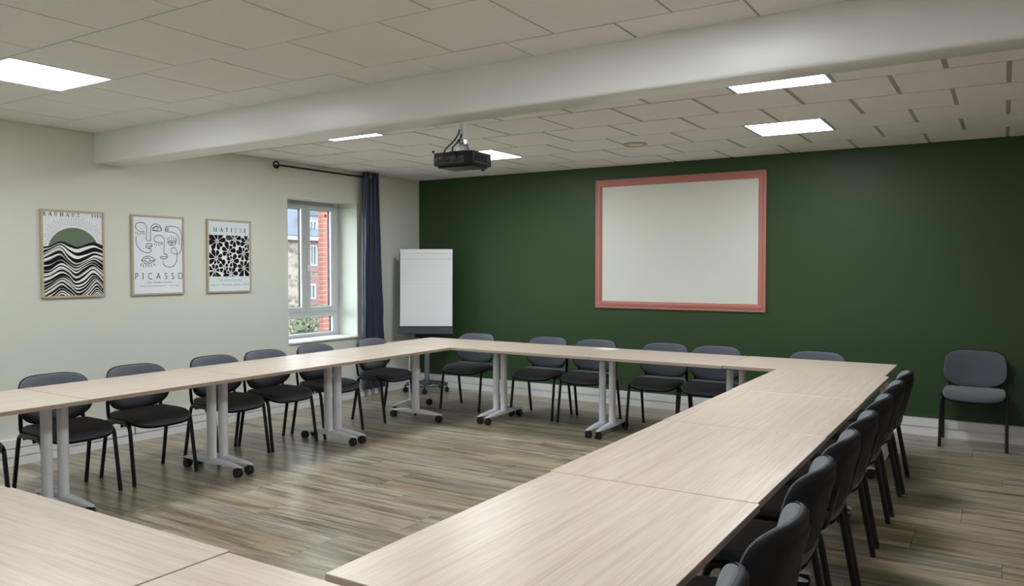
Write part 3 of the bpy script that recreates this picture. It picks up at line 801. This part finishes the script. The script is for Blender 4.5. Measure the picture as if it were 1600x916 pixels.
# print 3: black petals
t3 = poster(-2.927, 'oak framed print of black cut out petals on a pale ground', M['print_blue'])
def c3(x, y):
    u = (x-65)/465; top = 65+35*u; bot = 855-15*u
    return (u*PWD, (1-(y-top)/(bot-top))*PHT)
ax0, ay0 = .022, c3(300, 678)[1]; ax1, ay1 = .488, c3(300, 245)[1]
mb = MB(); mb.poly([(ax0, ay0, Z1), (ax1, ay0, Z1), (ax1, ay1, Z1), (ax0, ay1, Z1)]); mb.build('white_ground', M['ink_white'], t3)
fl = [(170, 305, 8), (355, 290, 7), (485, 325, 7), (287, 410, 7), (447, 437, 8), (158, 485, 8), (322, 515, 7), (452, 590, 8), (140, 617, 7), (240, 582, 6), (310, 648, 7)]
C3 = [Vector(c3(a, b)) for a, b, _ in fl]
pb_ = MB(); sb = MB(); bb = MB()
rnd = random.Random(3)
for i, (a, b, n) in enumerate(fl):
    c = C3[i]; ph = rnd.uniform(0, 1)
    for k in range(n):
        an = 2*PI*(k+ph)/n + rnd.uniform(-.08, .08); d = Vector((math.cos(an), math.sin(an)))
        Rm = .125
        for j, q in enumerate(C3):
            if j != i:
                v = q-c; cosg = d.dot(v)/v.length
                if cosg > .12: Rm = min(Rm, (v.length*.5)/cosg - .003)
        Rm = max(.03, Rm)
        r0 = .017
        wd = min(math.tan(PI/n)*.70*Rm, .034)
        pr = Vector((-d.y, d.x)); pts = []
        for s in range(20):
            th = 2*PI*s/20; lx_ = (1-math.cos(th))/2; wy = math.sin(th)*wd*(.35+.75*lx_)
            if lx_ > .8: wy *= .96
            pts.append(tuple(c + d*(r0+(Rm-r0)*lx_) + pr*wy))
        p = clip_rect(pts, ax0+.003, ay0, ax1-.003, ay1)
        if len(p) > 2: (bb if (i == 1 and k == 3) else pb_).poly([(*q, Z3) for q in p])
        p = [tuple(c), tuple(c+d*(r0+.012))]
        if all(ax0 < q[0] < ax1 and ay0 < q[1] < ay1 for q in p): ribbon(sb, p, .005, Z2)
pb_.build('petals', M['ink'], t3); bb.build('brown_petal', M['ink_brown'], t3); sb.build('petal_stems', M['ink_soft'], t3)
letters(t3, M['ink_grey'], 'MATISSE', .075, .455, .583, .036, Z1, 1.0)
small_text('"My work is my way"', .265, .112, .020, Z1, M['ink_blue'], t3, .27)
small_text('Henri Matisse, June 1947', .262, .066, .026, Z1, M['ink_blue'], t3, .44)

# curtain rod and curtain
rod = thing('curtain_rod', 'thin black curtain rod over the window with ring ends', 'curtain rod', (.10, 0, 2.542))
MB().tube([(0, -2.38, 0), (0, -1.6, 0), (0, -.90, 0)], .011, None, 12, (0, 0, 1)).build('rod', M['black'], rod, 60)
for yy in (-2.415,):
    MB().tube([(0, yy+.032*math.cos(a*PI/10), .032*math.sin(a*PI/10)) for a in range(20)], .009, None, 8, (1, 0, 0), closed=True).build('finial', M['black'], rod, 60)
for yy in (-2.33, -.93):
    b_ = MB(); b_.tube([(-.10, yy, 0), (-.05, yy, 0), (-.008, yy, 0)], .006, None, 8, (0, 0, 1)); b_.lathe([(.02, -.10), (.02, -.094)], (0, yy, 0), 'x', 14); b_.build('bracket', M['black'], rod, 40)
cur = thing('curtain', 'dark navy eyelet curtain pushed to the end of the rod beside the window', 'curtain', (.10, 0, 0))
mb = MB(); grid = []
nu, nz = 90, 40
for j in range(nz+1):
    f = j/nz; z = 2.60 - f*2.51
    y0, y1 = -1.145 - .055*f**1.2 - .02*math.sin(f*PI), -.885 + .125*f**1.1
    row = []
    for i in range(nu+1):
        u = i/nu; amp = .050 + .012*f
        ph = u*4.0*2*PI + .5*math.sin(f*2.1+u*3) * f
        x = amp*math.sin(ph) + .006*math.sin(f*22+u*9)*f + .004*math.sin(f*41+u*17)*f
        row.append((x, y0+(y1-y0)*u + .012*math.sin(2*ph)*(1-.3*f), z))
    grid.append(row)
V = [[mb.bm.verts.new(p) for p in r] for r in grid]
for j in range(nz):
    for i in range(nu): mb.bm.faces.new((V[j][i], V[j][i+1], V[j+1][i+1], V[j+1][i]))
cl = mb.build('cloth', M['navy'], cur, 180)
so = cl.modifiers.new('thickness', 'SOLIDIFY'); so.thickness = .003
for k in range(4):
    yy = -1.145 + .26*(k+.5)/4
    MB().tube([(.0+.028*math.cos(a*PI/9), yy-.0, 2.542+.028*math.sin(a*PI/9)) for a in range(18)], .005, None, 8, (0, 1, 0), closed=True).build('eyelet', M['chrome'], cur, 60)
MB().tube([(.052, -1.075+.022*math.cos(a*PI/9), 2.542+.022*math.sin(a*PI/9)) for a in range(18)], .0045, None, 8, (1, 0, 0), closed=True).build('eyelet', M['chrome'], cur, 60)

# ceiling disc
cdsc = thing('ceiling_disc', 'round beige cover plate on the ceiling left of the back lights', 'cover', (3.54, -1.33, H-.004))
MB().lathe([(.072, .004), (.105, .004), (.108, -.002), (.100, -.010), (.085, -.012), (.074, -.008), (.072, .004)], (0, 0, 0), 'z', 36).build('rim', M['beige'], cdsc, 40)
MB().lathe([(.0, -.004), (.073, -.004), (.073, .003), (0, .003)], (0, 0, 0), 'z', 36).build('centre_plate', M['tile'], cdsc, 40)

# ------------------------------------------------------------------ projector
pj = thing('projector', 'black projector hanging on a pale pole from the ceiling behind the beam', 'projector', (3.41, -3.80, 2.19), R(2))
b_ = MB(); b_.box((-.15, -.112, -.045), (.15, .112, .040), .010, 3); b_.build('body', M['proj'], pj, 40)
box('top_plate', (-.06, -.07, .0405), (.07, .07, .050), M['proj'], pj, .003)
box('base_skirt', (-.13, -.095, -.056), (.13, .10, -.0455), M['proj'], pj, .005)
rp = box('rear_panel', (-.135, -.1165, -.034), (.085, -.1125, .012), M['proj_grey'], pj, .002)
for k in range(7):
    box('port', (-.125+.029*k, -.1195, -.028), (-.105+.029*k, -.117, -.010 + .006*(k % 2)), M['gasket'], rp)
box('port', (-.10, -.1195, -.001), (-.088, -.117, .006), M['pink'], rp)
vg = box('side_vent', (.1505, -.085, -.032), (.153, .055, .028), M['proj_grey'], pj, .001)
for k in range(8): box('vent_slat', (.1532, -.078+.0165*k, -.027), (.158, -.070+.0165*k, .023), M['gasket'], vg)
ln = MB(); ln.lathe([(.0, .1125), (.045, .1125), (.045, .128), (.036, .130), (.034, .122), (0, .118)], (.06, 0, -.004), 'y', 28); ln.build('lens', M['proj_grey'], pj, 40)
MB().lathe([(.011, -.070), (.011, -.057)], (.11, .07, 0), 'z', 12).build('foot', M['gasket'], pj, 40)
box('corner_post', (-.155, -.117, .0405), (-.145, -.105, .055), M['proj'], pj)
pm = MB(); pm.box((-.017, -.017, .115), (.017, .017, H-2.19+.0), .003); pm.build('pole', M['white'], pj)
pb2 = MB(); pb2.prism([(-.045, .051), (.045, .051), (.016, .125), (-.016, .125)], 1, -.021, -.018); pb2.prism([(-.045, .051), (.045, .051), (.016, .125), (-.016, .125)], 1, .018, .021)
pb2.box((-.021, -.0215, .10), (.021, .0215, .128)); pb2.build('bracket', M['chrome'], pj)
ks = MB(); ks.lathe([(.004, 0), (.016, .002), (.016, .018), (.004, .02)], (.0, -.042, .112), 'y', 14); ks.build('clamp_knob', M['chrome'], pj, 40)
for q, pts in enumerate(([(-.008, -.026, .190), (-.015, -.035, .15), (-.035, -.07, .10), (-.05, -.115, .06), (-.055, -.135, .01), (-.045, -.121, -.022)],
                         [(.012, -.026, .16), (.008, -.040, .13), (-.005, -.065, .095), (-.008, -.10, .065), (.012, -.126, .03), (.04, -.121, .0)])):
    P3 = [Vector(p) for p in pts]; sm = []
    for i in range(len(P3)-1):
        a, b, c, d = P3[max(i-1, 0)], P3[i], P3[i+1], P3[min(i+2, len(P3)-1)]
        for k in range(6):
            t = k/6; sm.append(0.5*((2*b)+(-a+c)*t+(2*a-5*b+4*c-d)*t*t+(-a+3*b-3*c+d)*t**3))
    sm.append(P3[-1])
    MB().tube(sm, .0045, None, 8, (1, 0, 0)).build('cable', M['gasket'], pj, 60)

# ------------------------------------------------------------------ flip chart
fc = thing('flip_chart', 'white paper flip chart on a grey wheeled stand in the far corner', 'flip chart', (.43, -.40, 0), R(32))
# local: faces -y towards the camera
tl = R(4)
bd = MB().box((-.325, -.006, .70), (.325, .012, 1.715), .004).xf(Matrix.Translation((0, -.075, .70)) @ Matrix.Rotation(-tl, 4, 'X') @ Matrix.Translation((0, 0, -.70)))
board = bd.build('board', M['dgrey'], fc)
def tilt(mb): return mb.xf(Matrix.Translation((0, -.075, .70)) @ Matrix.Rotation(-tl, 4, 'X') @ Matrix.Translation((0, 0, -.70)))
pd = MB(); pd.box((-.312, -.022, .795), (.318, -.0065, 1.68), .002); pad_o = tilt(pd).build('paper_pad', M['paper'], board)
tilt(MB().box((-.316, -.030, 1.672), (.322, -.007, 1.724), .006, 2)).build('clamp_bar', M['white'], board)
tilt(MB().box((-.312, -.0235, 1.598), (.318, -.0222, 1.612), 0)).build('perforation_strip', M['paper_line'], board)
rl = MB()
for k in range(16): rl.box((-.308, -.0228, .84+.046*k), (.314, -.0221, .8425+.046*k))
tilt(rl).build('ruling', M['paper_line'], board)
tr = MB(); tr.box((-.325, -.075, .700), (.325, -.007, .712), .003); tr.box((-.325, -.075, .712), (.325, -.070, .738), .002); tr.box((-.325, -.0065, .70), (.325, .0, .79), .002)
tilt(tr).build('tray', M['dgrey'], board)
cl_ = MB(); cl_.tube([(0, .03, .09), (0, .03, .5), (0, .03, 1.05)], .031, .02, 16, (1, 0, 0)); cl_.build('column', M['grey_metal'], fc, 60)
cl_ = MB(); cl_.tube([(0, .03, 1.0), (0, .03, 1.2), (0, .0, 1.45)], .022, .015, 12, (1, 0, 0)); cl_.build('inner_column', M['grey_metal'], fc, 60)
mt = MB(); mt.box((-.13, -.07, .655), (.13, .02, .70), .004); mt.build('board_bracket', M['gasket'], fc)
bs = MB(); bs.tube([(.235*math.cos(a*PI/18), .235*math.sin(a*PI/18), .088) for a in range(36)], .008, .022, 8, (0, 0, 1), closed=True)
for k in range(5):
    a = 2*PI*k/5 - PI/2; c, s = math.cos(a), math.sin(a)
    bs.tube([(0, 0, .10), (.12*c, .12*s, .096), (.262*c, .262*s, .084)], [.016, .013, .010], [.026, .022, .016], 10, (0, 0, 1))
bs.lathe([(.0, .075), (.055, .075), (.055, .105), (.04, .14), (0, .14)], (0, .012, 0), 'z', 24)
bs.build('base_ring', M['dgrey'], fc, 50)
for k in range(5):
    a = 2*PI*k/5 - PI/2; c, s = math.cos(a), math.sin(a)
    w = MB()
    for off in (-.012, .012): w.lathe([(.01, -.009), (.027, -.009), (.030, -.005), (.030, .005), (.027, .009), (.01, .009)], (off, 0, .0302), 'x', 18)
    w.box((-.005, -.01, .03), (.005, .01, .085)); w.xf(Matrix.Translation((.262*c, .262*s, 0)) @ Matrix.Rotation(a+.6, 4, 'Z')); w.build('castor', M['rubber'], fc, 40)
def marker(u, rot, capm, lab):
    t = thing('marker_pen', lab, 'pen', fc.matrix_world @ Vector((0, 0, 0)), 0, 'marker pens in the flip chart tray')
    t.location = Vector((.43, -.40, 0)) + Matrix.Rotation(R(32), 3, 'Z') @ Vector((u, -.118, .7215)); t.rotation_euler = (0, 0, R(32)+rot)
    MB().lathe([(.0, -.055), (.0085, -.055), (.0085, .025), (0, .025)], (0, 0, .003), 'x', 12).build('barrel', M['white'], t, 40)
    MB().lathe([(.0, .0255), (.0092, .0255), (.009, .066), (.004, .072), (0, .072)], (0, 0, .003), 'x', 12).build('cap', capm, t, 40)
marker(-.12, .0, M['ink'], 'black capped white marker lying at the left of the flip chart tray')
marker(.08, .03, M['ink'], 'black capped white marker lying mid tray of the flip chart')
marker(.20, -.03, M['ink_blue'], 'blue capped white marker lying at the right of the flip chart tray')

# paper sheet on the back row
sp = box('paper_sheet', (-.105, -.074, 0), (.105, .074, .0008), M['paper']); sp.location = (3.19, -1.148, .7302); sp.rotation_euler = (0, 0, R(-3))
tag(sp, 'white sheet of paper lying on the back row table', 'paper')
